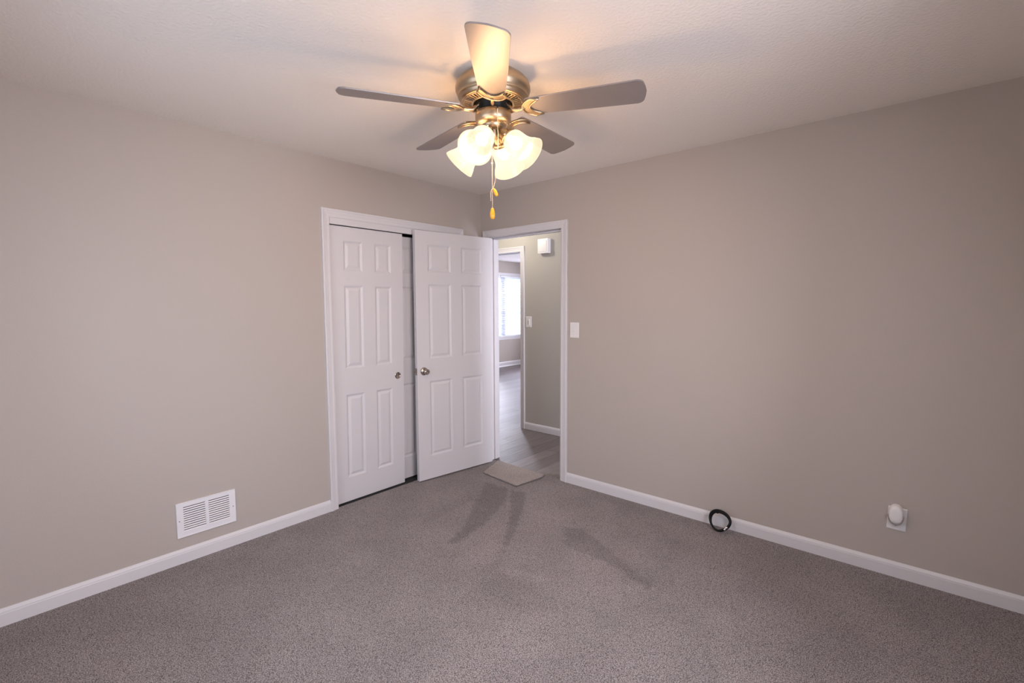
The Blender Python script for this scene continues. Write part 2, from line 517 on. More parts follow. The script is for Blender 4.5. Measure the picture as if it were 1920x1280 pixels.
# ------------------------------------------------------------------ structure: hall and living room
HY = 1.083                                # hall wall face
OX0, OX1 = -1.30, -0.430                  # cased opening to the living room
struct(MB().box((-2.5, HY, 0), (OX0, HY + T, HC)).box((OX1, HY, 0), (2.4, HY + T, HC))
       .box((OX0, HY, 2.055), (OX1, HY + T, HC)).build('wall_hall', M['wall_hall']))
struct(MB().box((2.3, T, 0), (2.4, 0.32, HC)).box((2.3, 0.88, 0), (2.4, HY, HC)).box((2.3, 0.32, 0), (2.4, 0.88, 0.9)).box((2.3, 0.32, 2.02), (2.4, 0.88, HC)).box((-2.5, T, 0), (-2.4, HY, HC)).build('wall_hall_ends', M['wall_hall']))
struct(MB().box((-2.5, T * 0.5, HC), (2.4, HY, HC + 0.08)).build('ceiling_hall', M['ceiling']))
struct(MB().box((-5.0, 0.022, -0.05), (3.0, 7.0, -0.004)).build('floor_hall', M['plank']))
casing('trim_7', lambda a, z, d: (a, HY - d, z), OX0, OX1, 2.045, 0.060)
mb = MB()
mb.box((OX1 - 0.002, HY - 0.001, 0), (OX1 + 0.012, HY + T + 0.001, 2.055)).box((OX0 - 0.012, HY - 0.001, 0), (OX0 + 0.002, HY + T + 0.001, 2.055))
mb.box((OX0, HY - 0.001, 2.047), (OX1, HY + T + 0.001, 2.060))
struct(mb.build('trim_8', M['trim']))
casing('trim_9', lambda a, z, d: (a, HY + T + d, z), OX0, OX1, 2.045, 0.060)
baseboard('baseboard_hall', lambda a, d, z: (a, HY - d, z), OX1 + 0.060, 2.3)
FX = -4.29
LW0, LW1, LZ0, LZ1 = 4.40, 6.60, 0.71, 2.12
struct(MB().box((FX - 0.15, HY + T, 0), (FX, LW0, HC)).box((FX - 0.15, LW1, 0), (FX, 7.0, HC))
       .box((FX - 0.15, LW0, 0), (FX, LW1, LZ0)).box((FX - 0.15, LW0, LZ1), (FX, LW1, HC)).build('wall_living_room', M['wall']))
struct(MB().box((FX, 6.9, 0), (-2.8, 7.0, HC)).box((-1.2, 6.9, 0), (1.6, 7.0, HC)).box((-2.8, 6.9, 0), (-1.2, 7.0, 0.75)).box((-2.8, 6.9, 2.12), (-1.2, 7.0, HC)).box((1.5, HY + T, 0), (1.6, 6.9, HC)).build('wall_living_room_far', M['wall']))
struct(MB().box((FX - 0.15, HY, HC), (1.6, 7.0, HC + 0.08)).build('ceiling_living_room', M['ceiling']))
baseboard('baseboard_living_room', lambda a, d, z: (FX + d, a, z), HY + T, 6.9,
          prof=[(0, 0), (0.03, 0), (0.03, 0.012), (0.024, 0.026), (0.015, 0.030), (0.015, 0.095), (0.008, 0.115), (0, 0.12)])

def window_unit(name, fn, a0, a1, z0, z1, mull=None, depth=(0.02, 0.10), sill=True):
    """fn(a, d, z): d > 0 into the wall (outwards), d < 0 into the room"""
    d0, d1 = depth
    def bx(mb, a, b, da, db, za, zb):
        p, q = Vector(fn(a, da, za)), Vector(fn(b, db, zb))
        mb.box([min(p[i], q[i]) for i in range(3)], [max(p[i], q[i]) for i in range(3)])
    mb = MB()
    f = 0.05
    bx(mb, a0, a0 + f, d0, d1, z0, z1); bx(mb, a1 - f, a1, d0, d1, z0, z1)
    bx(mb, a0 + f, a1 - f, d0, d1, z0, z0 + f); bx(mb, a0 + f, a1 - f, d0, d1, z1 - f, z1)
    spans = [(a0 + f, a1 - f)]
    if mull:
        bx(mb, mull[0], mull[1], d0, d1, z0 + f, z1 - f)
        spans = [(a0 + f, mull[0]), (mull[1], a1 - f)]
    zm = z0 + (z1 - z0) * 0.42
    for s0, s1 in spans:
        bx(mb, s0, s1, d0 + 0.01, d1 - 0.02, zm - 0.025, zm + 0.025)
    root = struct(mb.build(name, M['vinyl']))
    for s0, s1 in spans:
        g = MB(); bx(g, s0, s1, d0 + 0.035, d0 + 0.039, z0 + f, z1 - f)
        g.build('window_pane', M['pane'], root)
    if sill:
        g = MB(); bx(g, a0 - 0.03, a1 + 0.03, -0.03, d0 + 0.01, z0 - 0.02, z0 + 0.001)
        bx(g, a0 - 0.02, a1 + 0.02, -0.014, 0.0, z0 - 0.075, z0 - 0.02)
        g.build('window_sill', M['trim'], root)
    g = MB()
    bx(g, a0 - 0.055, a0, -0.015, 0.0, z0, z1 + 0.06); bx(g, a1, a1 + 0.055, -0.015, 0.0, z0, z1 + 0.06)
    bx(g, a0, a1, -0.015, 0.0, z1, z1 + 0.06)
    g.build('window_casing', M['trim'], root)
    return root
window_unit('window_1', lambda a, d, z: (W + d, a, z), wy0, wy1, wz0, wz1)
window_unit('window_2', lambda a, d, z: (a, -L - d, z), wx0, wx1, wz0, wz1, mull=(1.42, 1.48))
# living room picture window: narrower casing, drywall return
mb = MB()
w3 = window_unit('window_3', lambda a, d, z: (FX - d, a, z), LW0, LW1, LZ0, LZ1, mull=(5.04, 5.19), depth=(0.05, 0.13), sill=True)
window_unit('added_window_4', lambda a, d, z: (a, 6.9 + d, z), -2.8, -1.2, 0.75, 2.12, mull=(-2.04, -1.96))  # unseen window added to go with the living room side fill
window_unit('added_window_5', lambda a, d, z: (2.3 + d, a, z), 0.32, 0.88, 0.9, 2.02)  # unseen window added to go with the hall end fill
# eave and post of the porch outside the living room window
struct(MB().box((FX - 2.1, 3.5, 1.92), (FX - 1.95, 9.5, 2.10)).build('trim_10', M['vinyl']))
struct(MB().box((-9.0, 1.0, -0.3), (FX - 0.16, 12.0, -0.2)).build('floor_outdoors', M['lawn']))

# ------------------------------------------------------------------ doors
def panel_slab(w, h, t, cols, rows, both=True):
    """moulded six-panel slab, x 0..w, y 0 (front) .. t, z 0..h; raised panels set in a sloped sticking"""
    mb = MB()
    xs = sorted({0, w, *[v for c in cols for v in c]})
    zs = sorted({0, h, *[v for r in rows for v in r]})
    def side(yf, sgn):
        for xa, xb in zip(xs, xs[1:]):
            for za, zb in zip(zs, zs[1:]):
                if any(abs(xa - c[0]) < 1e-6 for c in cols) and any(abs(za - r[0]) < 1e-6 for r in rows):
                    steps = [(0, 0), (0.003, 0.002), (0.014, 0.0075), (0.017, 0.0078), (0.034, 0.0025), (0.037, 0.0018)]
                    rg = []
                    for ins, dp in steps:
                        y = yf + sgn * dp
                        rg.append([(xa + ins, y, za + ins), (xb - ins, y, za + ins), (xb - ins, y, zb - ins), (xa + ins, y, zb - ins)])
                    mb.rings(rg, True, False, True, smooth=False)
                else:
                    mb.face([(xa, yf, za), (xb, yf, za), (xb, yf, zb), (xa, yf, zb)])
    side(0, 1)
    if both: side(t, -1)
    else: mb.face([(0, t, 0), (w, t, 0), (w, t, h), (0, t, h)])
    for z in (0, h):
        for xa, xb in zip(xs, xs[1:]):
            mb.face([(xa, 0, z), (xb, 0, z), (xb, t, z), (xa, t, z)])
    for x in (0, w):
        for za, zb in zip(zs, zs[1:]):
            mb.face([(x, 0, za), (x, 0, zb), (x, t, zb), (x, t, za)])
    return mb
ROWS = [(0.190, 0.805), (0.995, 1.590), (1.695, 1.905)]

# sliding closet doors: local x along the wall (+y world), local y into the closet (-x world)
def closet_door(name, y0, xtop, xbot, zb, htop, label):
    w = 0.610
    h = htop - zb
    o = panel_slab(w, h, 0.033, [(0.108, 0.258), (0.360, 0.502)], [(a - 0.012, b - 0.012) for a, b in ROWS], both=False).build(name, M['door'])
    lean = math.atan2(xtop - xbot, h)
    o.matrix_world = Matrix.Translation((xbot, y0, zb)) @ Matrix.Rotation(lean, 4, 'Y') @ Matrix.Rotation(PI / 2, 4, 'Z')
    struct(o, label)
    o['category'] = 'door'
    return o
cd1 = closet_door('door_1', -1.472, -0.012, -0.046, 0.004, 1.9945, 'white six-panel closet sliding door in front, with round flush pull')
cd2 = closet_door('door_2', -0.955, -0.056, -0.090, 0.012, 1.983, 'white six-panel closet sliding door set behind, mostly hidden by the open door')
def flush_pull(parent, x, z):
    m = Matrix.Translation((x, 0, z)) @ Matrix.Rotation(PI / 2, 4, 'X')
    mb = MB()
    mb.lathe([(0.0, 0.0007), (0.018, 0.0008), (0.0205, 0.0028), (0.0235, 0.0038), (0.0265, 0.0025), (0.0275, 0.0)], 32, m)
    return mb.build('flush_pull', M['nickel'], parent)
flush_pull(cd1, 0.610 - 0.056, 0.885)

# the open bedroom door
d3 = panel_slab(0.762, 2.018, 0.035, [(0.108, 0.322), (0.430, 0.648)], [(a - 0.0, b + 0.008) for a, b in ROWS]).build('door_3', M['door'], bevel=0.001)
struct(d3, 'white six-panel bedroom door standing open against the closet'); d3['category'] = 'door'
# local +x runs from hinge to free edge, local -y faces the room (+x world)
ang = math.atan2(-0.75, -0.103)
d3.matrix_world = Matrix.Translation((0.163, -0.035, 0.012)) @ Matrix.Rotation(ang, 4, 'Z')
# after that rotation local y axis = rotate(+90) of direction -> points to +x? flip so that front faces the room
yv = (d3.matrix_world.to_3x3() @ Vector((0, 1, 0)))
if yv.x > 0:
    d3.matrix_world = Matrix.Translation((0.163 - 0.035, -0.035, 0.012)) @ Matrix.Rotation(ang, 4, 'Z')
    FRONT_Y = 0.035; FS = 1
else:
    FRONT_Y = 0.0; FS = -1
def knob(side):
    s = FS if side else -FS
    y0 = FRONT_Y if side else 0.035 - FRONT_Y
    m = Matrix.Translation((0.702, y0, 0.898)) @ Matrix.Rotation(-s * PI / 2, 4, 'X')
    mb = MB().lathe([(0, 0), (0.033, 0), (0.0335, 0.003), (0.030, 0.009), (0.022, 0.013), (0.016, 0.014)], 36, m)
    r = mb.build('door_rose', M['nickel'], d3)
    mb = MB().lathe([(0.0150, 0.013), (0.0150, 0.020), (0.0165, 0.025), (0.0195, 0.031), (0.0220, 0.040), (0.0228, 0.048), (0.0215, 0.054), (0.0165, 0.0570), (0.012, 0.0555), (0, 0.0550)], 36, m)
    mb.build('door_knob', M['nickel'], d3)
knob(True)
if True:
    # the same knob on the closet side
    s = -FS; y0 = 0.035 - FRONT_Y
    m = Matrix.Translation((0.702, y0, 0.898)) @ Matrix.Rotation(-s * PI / 2, 4, 'X')
    MB().lathe([(0, 0), (0.033, 0), (0.0335, 0.003), (0.030, 0.009), (0.016, 0.014), (0.0125, 0.018), (0.018, 0.024), (0.0245, 0.030), (0.024, 0.040), (0.015, 0.044), (0, 0.044)], 36, m).build('door_knob', M['nickel'], d3)
mb = MB().box((0.7615, 0.005, 0.870), (0.7635, 0.030, 0.926)).box((0.763, 0.011, 0.888), (0.774, 0.024, 0.908))
mb.build('latch_plate', M['nickel'], d3, bevel=0.002)
for hz in (0.18, 1.0, 1.82):
    MB().lathe([(0, 0), (0.006, 0), (0.006, 0.09), (0, 0.09)], 12, Matrix.Translation((-0.005, 0.035 - FRONT_Y + (0.003 if FRONT_Y == 0 else -0.003), hz))).build('hinge_knuckle', M['nickel'], d3)

# ------------------------------------------------------------------ ceiling fan with light kit
FXC, FYC = 1.614, -1.5545
fan = thing('ceiling_fan', 'five-blade brushed metal ceiling fan with four lit bell shades and pull chains', 'ceiling fan', (FXC, FYC, HC))
def zz(z): return z - HC

# housing against the ceiling
prof = [(0.118, 2.440), (0.124, 2.4395), (0.132, 2.432), (0.148, 2.422), (0.160, 2.407), (0.1655, 2.391), (0.165, 2.378), (0.160, 2.366),
        (0.153, 2.3565), (0.1545, 2.3525), (0.1535, 2.349), (0.150, 2.3475), (0.1485, 2.343), (0.1465, 2.3405), (0.145, 2.336), (0.139, 2.330), (0.133, 2.3275), (0.1315, 2.330)]
MB().lathe([(r, zz(z)) for r, z in prof], 72).build('motor_housing', M['brass'], fan)
# vent ring under the housing
mb = MB()
mb.lathe([(0.134, zz(2.330)), (0.134, zz(2.3265)), (0.127, zz(2.3250)), (0.127, zz(2.329))], 72)
mb.lathe([(0.096, zz(2.327)), (0.096, zz(2.3220)), (0.088, zz(2.3205)), (0.086, zz(2.322)), (0.086, zz(2.345))], 72)
for k in range(48):
    a = 2 * PI * k / 48
    m = Matrix.Rotation(a, 4, 'Z')
    w = 0.0042
    p = [(0.0945, -w * 0.75, 2.3222), (0.128, -w, 2.3252), (0.128, w, 2.3252), (0.0945, w * 0.75, 2.3222)]
    lo = [m @ Vector((x, y, zz(z))) for x, y, z in p]
    hi = [m @ Vector((x, y, zz(z + 0.008))) for x, y, z in p]
    mb.rings([lo, hi], True, True, True, smooth=False)
mb.build('vent_ring', M['brass'], fan)
MB().lathe([(0.133, zz(2.345)), (0.086, zz(2.345)), (0.08, zz(2.352)), (0, zz(2.352))], 48).build('housing_interior', M['dark'], fan)  # black liner, paints the shade in the cavity behind the vent ring
# black rotor with screws
mb = MB().lathe([(0.0, zz(2.350)), (0.082, zz(2.349)), (0.082, zz(2.336)), (0.070, zz(2.328)), (0.067, zz(2.312)), (0.063, zz(2.306)), (0.062, zz(2.286)), (0, zz(2.286))], 48)
rotor = mb.build('rotor', M['black_motor'], fan)

BZ = 2.2965
A0 = math.radians(23.6)
PITCH = math.radians(-11.6)
def blade_outline():
    pts = []
    r0, r1 = 0.150, 0.655
    w0, w1 = 0.054, 0.0745
    # root (slightly rounded), towards tip on -y side, rounded tip, back
    pts += [(r0 + 0.004, -w0 + 0.006), (r0 + 0.012, -w0)]
    pts += [(0.40, -(w0 + w1) / 2 - 0.003)]
    cr = 0.030
    for k in range(9):
        a = -PI / 2 + k * (PI / 2) / 8 * 0.93
        pts.append((r1 - 0.008 - cr + cr * math.cos(a), -w1 + cr + cr * math.sin(a)))
    pts += [(r1 - 0.0035, -0.028), (r1, 0)]
    q = [(x, -y) for x, y in reversed(pts[:-1])]
    return pts + q
def crescent():
    """moon shape, horns pointing out along the blade; local x = radius"""
    out, inn = [], []
    for k in range(17):
        t = -1 + 2 * k / 16
        a = t * math.radians(72)
        # outer convex arc toward the hub
        out.append((0.201 - 0.064 * math.cos(a * 1.04), 0.058 * math.sin(a) / math.sin(math.radians(72))))
    for k in range(17):
        t = 1 - 2 * k / 16
        y = 0.050 * t
        inn.append((0.170 + 0.050 * t * t, y))
    return out + inn
for k in range(5):
    a = A0 + k * 2 * PI / 5
    rotm = Matrix.Rotation(a, 4, 'Z')
    tilt = Matrix.Translation((0, 0, zz(BZ))) @ Matrix.Rotation(PITCH, 4, 'X')
    m = rotm @ tilt
    b = MB().prism(blade_outline(), -0.003, 0.003).build('blade', M['blade'], fan, bevel=0.0012)
    b.matrix_local = m
    # arm: rotor lug, S-curve, crescent plate with raised rim under the blade
    mb = MB()
    path = [(0.050, 0, zz(2.3180)), (0.066, 0, zz(2.3165)), (0.076, 0, zz(2.3085)), (0.083, 0, zz(2.2975)), (0.094, 0, zz(2.2905)), (0.110, 0, zz(2.2890)), (0.128, 0, zz(2.2895)), (0.146, 0, zz(2.2905))]
    mb.tube(path, [0.008, 0.008, 0.0075, 0.0075, 0.0085, 0.009, 0.008, 0.006], 12)
    mb.box((0.048, -0.016, zz(2.3140)), (0.068, 0.016, zz(2.3190)))
    til = Matrix.Translation((0, 0, zz(BZ))) @ Matrix.Rotation(PITCH, 4, 'X')
    cr = crescent()
    mb.prism(cr, -0.0075, -0.0035, til)
    rim = [til @ Vector((x, y, -0.0085)) for x, y in cr]
    mb.tube(rim, 0.0042, 8, closed=True)
    arm = mb.build('blade_arm', M['brass'], fan)
    arm.matrix_local = rotm
    for y in (-0.011, 0.011):
        MB().lathe([(0, -0.004), (0.003, -0.0035), (0.004, 0)], 10, Matrix.Translation((0.060, y, zz(2.3135)))).build('screw', M['brass'], arm)

# switch housing and fitter
MB().lathe([(0.03, zz(2.288)), (0.068, zz(2.2885)), (0.0765, zz(2.2875)), (0.079, zz(2.285)), (0.0795, zz(2.266)), (0.0785, zz(2.254)), (0.073, zz(2.242)),
            (0.062, zz(2.2345)), (0.052, zz(2.2315)), (0.0515, zz(2.2285)), (0.050, zz(2.222)), (0.042, zz(2.214)), (0.028, zz(2.209)), (0.0, zz(2.2085))], 64).build('switch_housing', M['brass'], fan)
MB().lathe([(0.022, zz(2.210)), (0.0225, zz(2.186)), (0.019, zz(2.178)), (0.009, zz(2.173)), (0.006, zz(2.166)), (0.0, zz(2.1645))], 32).build('light_fitter', M['brass'], fan)

# four arms with sockets, shades and bulbs
SH0 = math.radians(17.0)
p0 = Vector((0.028, 0, zz(2.212)))
prim = Vector((0.175, 0, zz(2.087)))
ax = (prim - p0).normalized()
LEN = (prim - p0).length
for k in range(4):
    rotm = Matrix.Rotation(SH0 + k * PI / 2, 4, 'Z')
    am = Matrix.Translation(p0) @ Vector((0, 0, 1)).rotation_difference(ax).to_matrix().to_4x4()
    mb = MB()
    mb.lathe([(0.0, 0.0), (0.0125, 0.002), (0.014, 0.016), (0.0185, 0.020), (0.0215, 0.024), (0.022, 0.044), (0.0245, 0.047), (0.0305, 0.050), (0.0335, 0.056), (0.0335, 0.064), (0.031, 0.066), (0.0, 0.066)], 28, am)
    arm = mb.build('light_arm', M['brass'], fan)
    arm.matrix_local = rotm
    for q in range(3):
        aa = q * 2 * PI / 3 + 0.5
        t = am @ Matrix.Rotation(aa, 4, 'Z') @ Matrix.Translation((0.0335, 0, 0.060)) @ Matrix.Rotation(PI / 2, 4, 'Y')
        MB().lathe([(0.0018, 0), (0.0018, 0.004), (0.0042, 0.0045), (0.0042, 0.010), (0, 0.0105)], 10, t).build('thumb_screw', M['steel'], arm)
    s0 = 0.060
    sl = LEN - s0
    sp = [(0.0300, 0.000), (0.0305, 0.006), (0.0390, 0.010), (0.0465, 0.018), (0.0505, 0.030), (0.0515, 0.045), (0.0515, 0.060), (0.0525, 0.074), (0.0555, 0.088), (0.0610, 0.102), (0.0680, 0.114), (0.0750, sl), (0.0758, sl + 0.0012), (0.0750, sl + 0.002), (0.0735, sl + 0.0005)]
    shade = MB().lathe(sp, 48, am @ Matrix.Translation((0, 0, s0))).build('lamp_shade', M['shade'], arm)
    bp = [(0.0, 0.112), (0.012, 0.110), (0.022, 0.103), (0.027, 0.092), (0.0275, 0.082), (0.024, 0.070), (0.017, 0.056), (0.0135, 0.046), (0.0135, 0.038)]
    MB().lathe([(r, z + 0.022) for r, z in bp], 24, am).build('bulb', M['bulb'], arm)
    c = Matrix.Translation((FXC, FYC, HC)) @ rotm @ am @ Vector((0, 0, 0.142))
    point('fan_bulb_light', c, BULB_POWER, LAMP, 0.045)

# pull chains
CAMR = Vector((math.cos(math.radians(40.92)), math.sin(math.radians(40.92)), 0))       # image right
CAMN = Vector((0.684, -0.730, 0)).normalized()                                          # toward the viewer
def beads(path, step=0.0052, r=0.0021):
    mb = MB()
    P = [Vector(p) for p in path]
    acc = 0.0
    mb.ball(P[0], r, 8, 5)
    for a, b in zip(P, P[1:]):
        d = (b - a).length
        t = step - acc
        while t <= d:
            mb.ball(a + (b - a) * (t / d), r, 8, 5)
            t += step
        acc = d - (t - step)
    return mb
def cpt(right, near, z): return CAMR * right + CAMN * near + Vector((0, 0, zz(z)))
def fob(name, top, bottom, parent, r=0.0115):
    top, bottom = Vector(top), Vector(bottom)
    d = bottom - top
    m = Matrix.Translation(top) @ Vector((0, 0, 1)).rotation_difference(d.normalized()).to_matrix().to_4x4()
    l = d.length
    return MB().lathe([(0, 0), (0.35 * r, 0.0), (0.55 * r, 0.06 * l), (0.85 * r, 0.32 * l), (r, 0.55 * l), (0.97 * r, 0.75 * l), (0.78 * r, 0.93 * l), (0.55 * r, l), (0, l)], 20, m).build(name, M['amber'], parent)
ch1 = beads([cpt(-0.006, 0.030, 2.212), cpt(-0.006, 0.030, 1.868)]).build('pull_chain', M['chain'], fan)
MB().lathe([(0, -0.005), (0.0035, -0.004), (0.0042, 0), (0.0035, 0.004), (0, 0.005)], 12, Matrix.Translation(cpt(-0.006, 0.030, 2.062))).build('chain_coupling', M['chain'], ch1)
fob('chain_fob', cpt(-0.006, 0.030, 1.868), cpt(-0.006, 0.030, 1.820), ch1)
path2 = [cpt(0.018, 0.084, 2.277), cpt(0.019, 0.083, 2.20), cpt(0.021, 0.083, 2.15), cpt(0.018, 0.070, 2.07), cpt(0.008, 0.050, 1.985), cpt(-0.002, 0.036, 1.952),
         cpt(-0.010, 0.034, 1.946), cpt(-0.013, 0.034, 1.934), cpt(-0.013, 0.034, 1.900)]
ch2 = beads(path2).build('pull_chain', M['chain'], fan)
fob('chain_fob', cpt(0.000, 0.038, 1.951), cpt(0.015, 0.040, 1.918), ch2, 0.0085)
hk = [cpt(0.018, 0.074, 2.283), cpt(0.018, 0.082, 2.289), cpt(0.019, 0.087, 2.286), cpt(0.020, 0.087, 2.279), cpt(0.018, 0.083, 2.276)]
MB().tube(hk, 0.0022, 8).build('chain_hook', M['black_motor'], ch2)

# ------------------------------------------------------------------ wall fittings
def wall_vent():
    """local x along wall, y out of wall, z up"""
    t = thing('wall_vent', 'white steel air grille with two columns of louvres, low on left wall', 'vent', (0, -2.437, 0.145), (0, 0, PI / 2))
    # local +x -> world +y ; local +y -> world -x, so 'out' is local -y
    w, h = 0.302, 0.198
    f = MB()
    mx0, mx1, mz0, mz1 = 0.034, w - 0.034, 0.030, h - 0.026
    c0, c1 = w / 2 - 0.008, w / 2 + 0.008
    for a, b in (((0.003, 0.003), (mx0, h - 0.003)), ((mx1, 0.003), (w - 0.003, h - 0.003)), ((c0, mz0), (c1, mz1)), ((mx0, 0.003), (mx1, mz0)), ((mx0, mz1), (mx1, h - 0.003))):
        f.box((a[0], -0.007, a[1]), (b[0], -0.001, b[1]))
    f.build('frame', M['grille'], t, bevel=None)
    e = MB()   # rolled outer lip
    def lr(i, y): return [(i, y, i), (w - i, y, i), (w - i, y, h - i), (i, y, h - i)]
    e.rings([lr(0, -0.0002), lr(0, -0.0068), lr(0.0015, -0.0085), lr(0.003, -0.0085), lr(0.0045, -0.0069), lr(0.0045, -0.0002), lr(0, -0.0002)], True, False, False, smooth=False)
    e.build('lip', M['grille'], t)
    MB().box((mx0 - 0.003, -0.0012, mz0 - 0.003), (mx1 + 0.003, -0.0003, mz1 + 0.003)).build('duct_shade_sheet', M['duct'], t)  # flat dark sheet, paints the shaded gaps behind the louvres
    n = 11
    for x0, x1 in ((mx0, c0), (c1, mx1)):
        l = MB()
        p = (mz1 - mz0) / n
        for k in range(n):
            z = mz0 + p * k
            prof = [(-0.0085, z + 0.0005), (-0.0085, z + 0.0030), (-0.0045, z + p * 0.60), (-0.0032, z + p * 0.60), (-0.0066, z + 0.0005)]
            l.rings([[(x, y, q) for y, q in prof] for x in (x0, x1)], True, True, True, smooth=False)
        l.build('louvres', M['grille'], t)
    for x in (0.014, w - 0.014):
        MB().lathe([(0, 0.0095), (0.0025, 0.009), (0.0035, 0.007)], 12, Matrix.Translation((x, 0, h / 2 - 0.003)) @ Matrix.Rotation(PI / 2, 4, 'X')).build('screw', M['grey_plastic'], t)
    return t
wall_vent()

def wall_plate(t, w, h, d=0.006):
    r = 0.004
    mb = MB()
    def ring(ins, y): return [(ins, y, ins), (w - ins, y, ins), (w - ins, y, h - ins), (ins, y, h - ins)]
    mb.rings([ring(0, -0.0005), ring(0, -0.003), ring(0.0012, -0.0048), ring(0.004, -d)], True, True, True, smooth=False)
    return mb.build('plate', M['plastic'], t)

# bedroom switch beside the door
t = thing('light_switch', 'white wall switch plate beside the bedroom door casing', 'light switch', (0.983, 0, 1.180))
wall_plate(t, 0.082, 0.121)
MB().box((0.0355, -0.0068, 0.048), (0.0465, -0.0055, 0.073)).build('toggle_slot', M['plastic'], t, bevel=0.0008)
tg = MB().box((0.0370, -0.017, -0.0045), (0.0450, 0.0, 0.0045)).build('toggle', M['plastic'], t, bevel=0.0015)
tg.data.transform(Matrix.Translation((0, -0.004, 0.060)) @ Matrix.Rotation(math.radians(28), 4, 'X'))
for z in (0.030, 0.091):
    MB().lathe([(0, 0.0075), (0.0025, 0.007), (0.0033, 0.0055)], 12, Matrix.Translation((0.041, 0, z)) @ Matrix.Rotation(PI / 2, 4, 'X')).build('screw', M['plastic'], t)

# hall switch beyond the doorway
t = thing('light_switch', 'white switch plate with a bright rocker on the hall wall', 'light switch', (-0.352, HY, 1.186))
wall_plate(t, 0.080, 0.122)
MB().box((0.030, -0.0085, 0.030), (0.038, -0.0055, 0.075)).build('rocker_recess', M['grey_plastic'], t)
tg = MB().box((0.040, -0.013, 0.022), (0.056, -0.0055, 0.092)).build('rocker', M['plastic'], t, bevel=0.002)
for z in (0.012, 0.110):
    MB().lathe([(0, 0.0075), (0.0025, 0.007), (0.0033, 0.0055)], 12, Matrix.Translation((0.040, 0, z)) @ Matrix.Rotation(PI / 2, 4, 'X')).build('screw', M['plastic'], t)

# door chime box in the hall
t = thing('door_chime', 'white square door chime box high on the hall wall', 'door chime', (-0.143, HY, 1.998))
w, h, d = 0.138, 0.158, 0.055
MB().box((0, -d, 0), (w, 0, h)).build('chime_case', M['plastic'], t, bevel=0.003)
mb = MB()
def ring(ins, y, top=0): return [(0.014 + ins, y, 0.018 + ins), (w - 0.018 - ins, y, 0.018 + ins), (w - 0.018 - ins, y, h - 0.020 - ins), (0.014 + ins, y, h - 0.020 - ins)]
mb.rings([ring(-0.001, -d + 0.001), ring(-0.001, -d - 0.0008), ring(0.0005, -d - 0.0008)], True, False, False, smooth=False)
mb.build('chime_seam', M['grey_plastic'], t)
MB().box((0.0145, -d - 0.003, 0.0185), (w - 0.0185, -d - 0.0002, h - 0.0205)).build('chime_cover', M['plastic'], t, bevel=0.001)

# outlet plate, slightly askew, low on the right wall
t = thing('outlet_plate', 'white power outlet plate low on right wall, behind the oval plug-in', 'outlet', (2.998, 0, 0.253), (0, math.radians(2.0), 0))
wall_plate(t, 0.079, 0.122)
for zc in (0.040, 0.082):
    mb = MB()
    oval = [(0.0395 + 0.0165 * max(-0.86, min(0.86, math.cos(q * PI / 12))) / 0.86, zc + 0.0150 * math.sin(q * PI / 12)) for q in range(24)]
    mb.prism(oval, 0.0055, 0.0075, Matrix.Rotation(PI / 2, 4, 'X'))
    s = mb.build('socket', M['plastic'], t)
    MB().box((0.033, -0.0078, zc - 0.001), (0.0345, -0.0070, zc + 0.007)).box((0.0445, -0.0078, zc - 0.001), (0.046, -0.0070, zc + 0.006)).build('slot', M['dark'], s)

# oval plug-in in the upper socket
t = thing('plug_in_freshener', 'white oval plug-in unit with grey lower collar in the outlet', 'plug-in device', (3.0355, 0, 0.343))
def oval_ring(rx, rz, y, zc=0.0, n=40):
    return [(rx * math.copysign(abs(math.cos(2*PI*k/n)) ** 0.85, math.cos(2*PI*k/n)), y, zc + rz * math.copysign(abs(math.sin(2*PI*k/n)) ** 0.9, math.sin(2*PI*k/n))) for k in range(n)]
mb = MB()
mb.rings([oval_ring(0.022, 0.030, -0.0082), oval_ring(0.027, 0.040, -0.012), oval_ring(0.0305, 0.050, -0.020, 0.004), oval_ring(0.031, 0.051, -0.026, 0.004)], True, True, False)
mb.rings([oval_ring(0.031, 0.051, -0.026, 0.004), oval_ring(0.0290, 0.049, -0.029, 0.004)], True, False, True)
mb.build('plug_body', M['plastic'], t)
mb = MB()
mb.rings([oval_ring(0.0285, 0.0485, -0.0295, 0.004), oval_ring(0.0300, 0.0490, -0.034, 0.003), oval_ring(0.0285, 0.0470, -0.043, 0.002), oval_ring(0.0235, 0.0410, -0.048, 0.002), oval_ring(0.012, 0.022, -0.0495, 0.002)], True, True, True)
mb.build('plug_cover', M['plastic'], t)
mb = MB()   # clear collar wrapped round the lower half
path = [(0.0305 * math.cos(q), -0.036, 0.000 + 0.0500 * math.sin(q)) for q in [PI + 0.05 + k * (PI - 0.1) / 24 for k in range(25)]]
mb.tube(path, [0.0035 + 0.0022 * math.sin(k * PI / 24) for k in range(25)], 10)
mb.build('clear_collar', M['grey_plastic'], t)
MB().lathe([(0, 0), (0.0075, 0.001), (0.0085, 0.006), (0.006, 0.012), (0, 0.012)], 16, Matrix.Translation((0.0, -0.030, -0.062))).build('cap', M['plastic'], t)
MB().lathe([(0, 0), (0.003, 0.0), (0.003, 0.002), (0, 0.002)], 12, Matrix.Translation((0.0, -0.0375, -0.0535)) @ Matrix.Rotation(PI / 2, 4, 'X')).build('vent_hole', M['dark'], t)

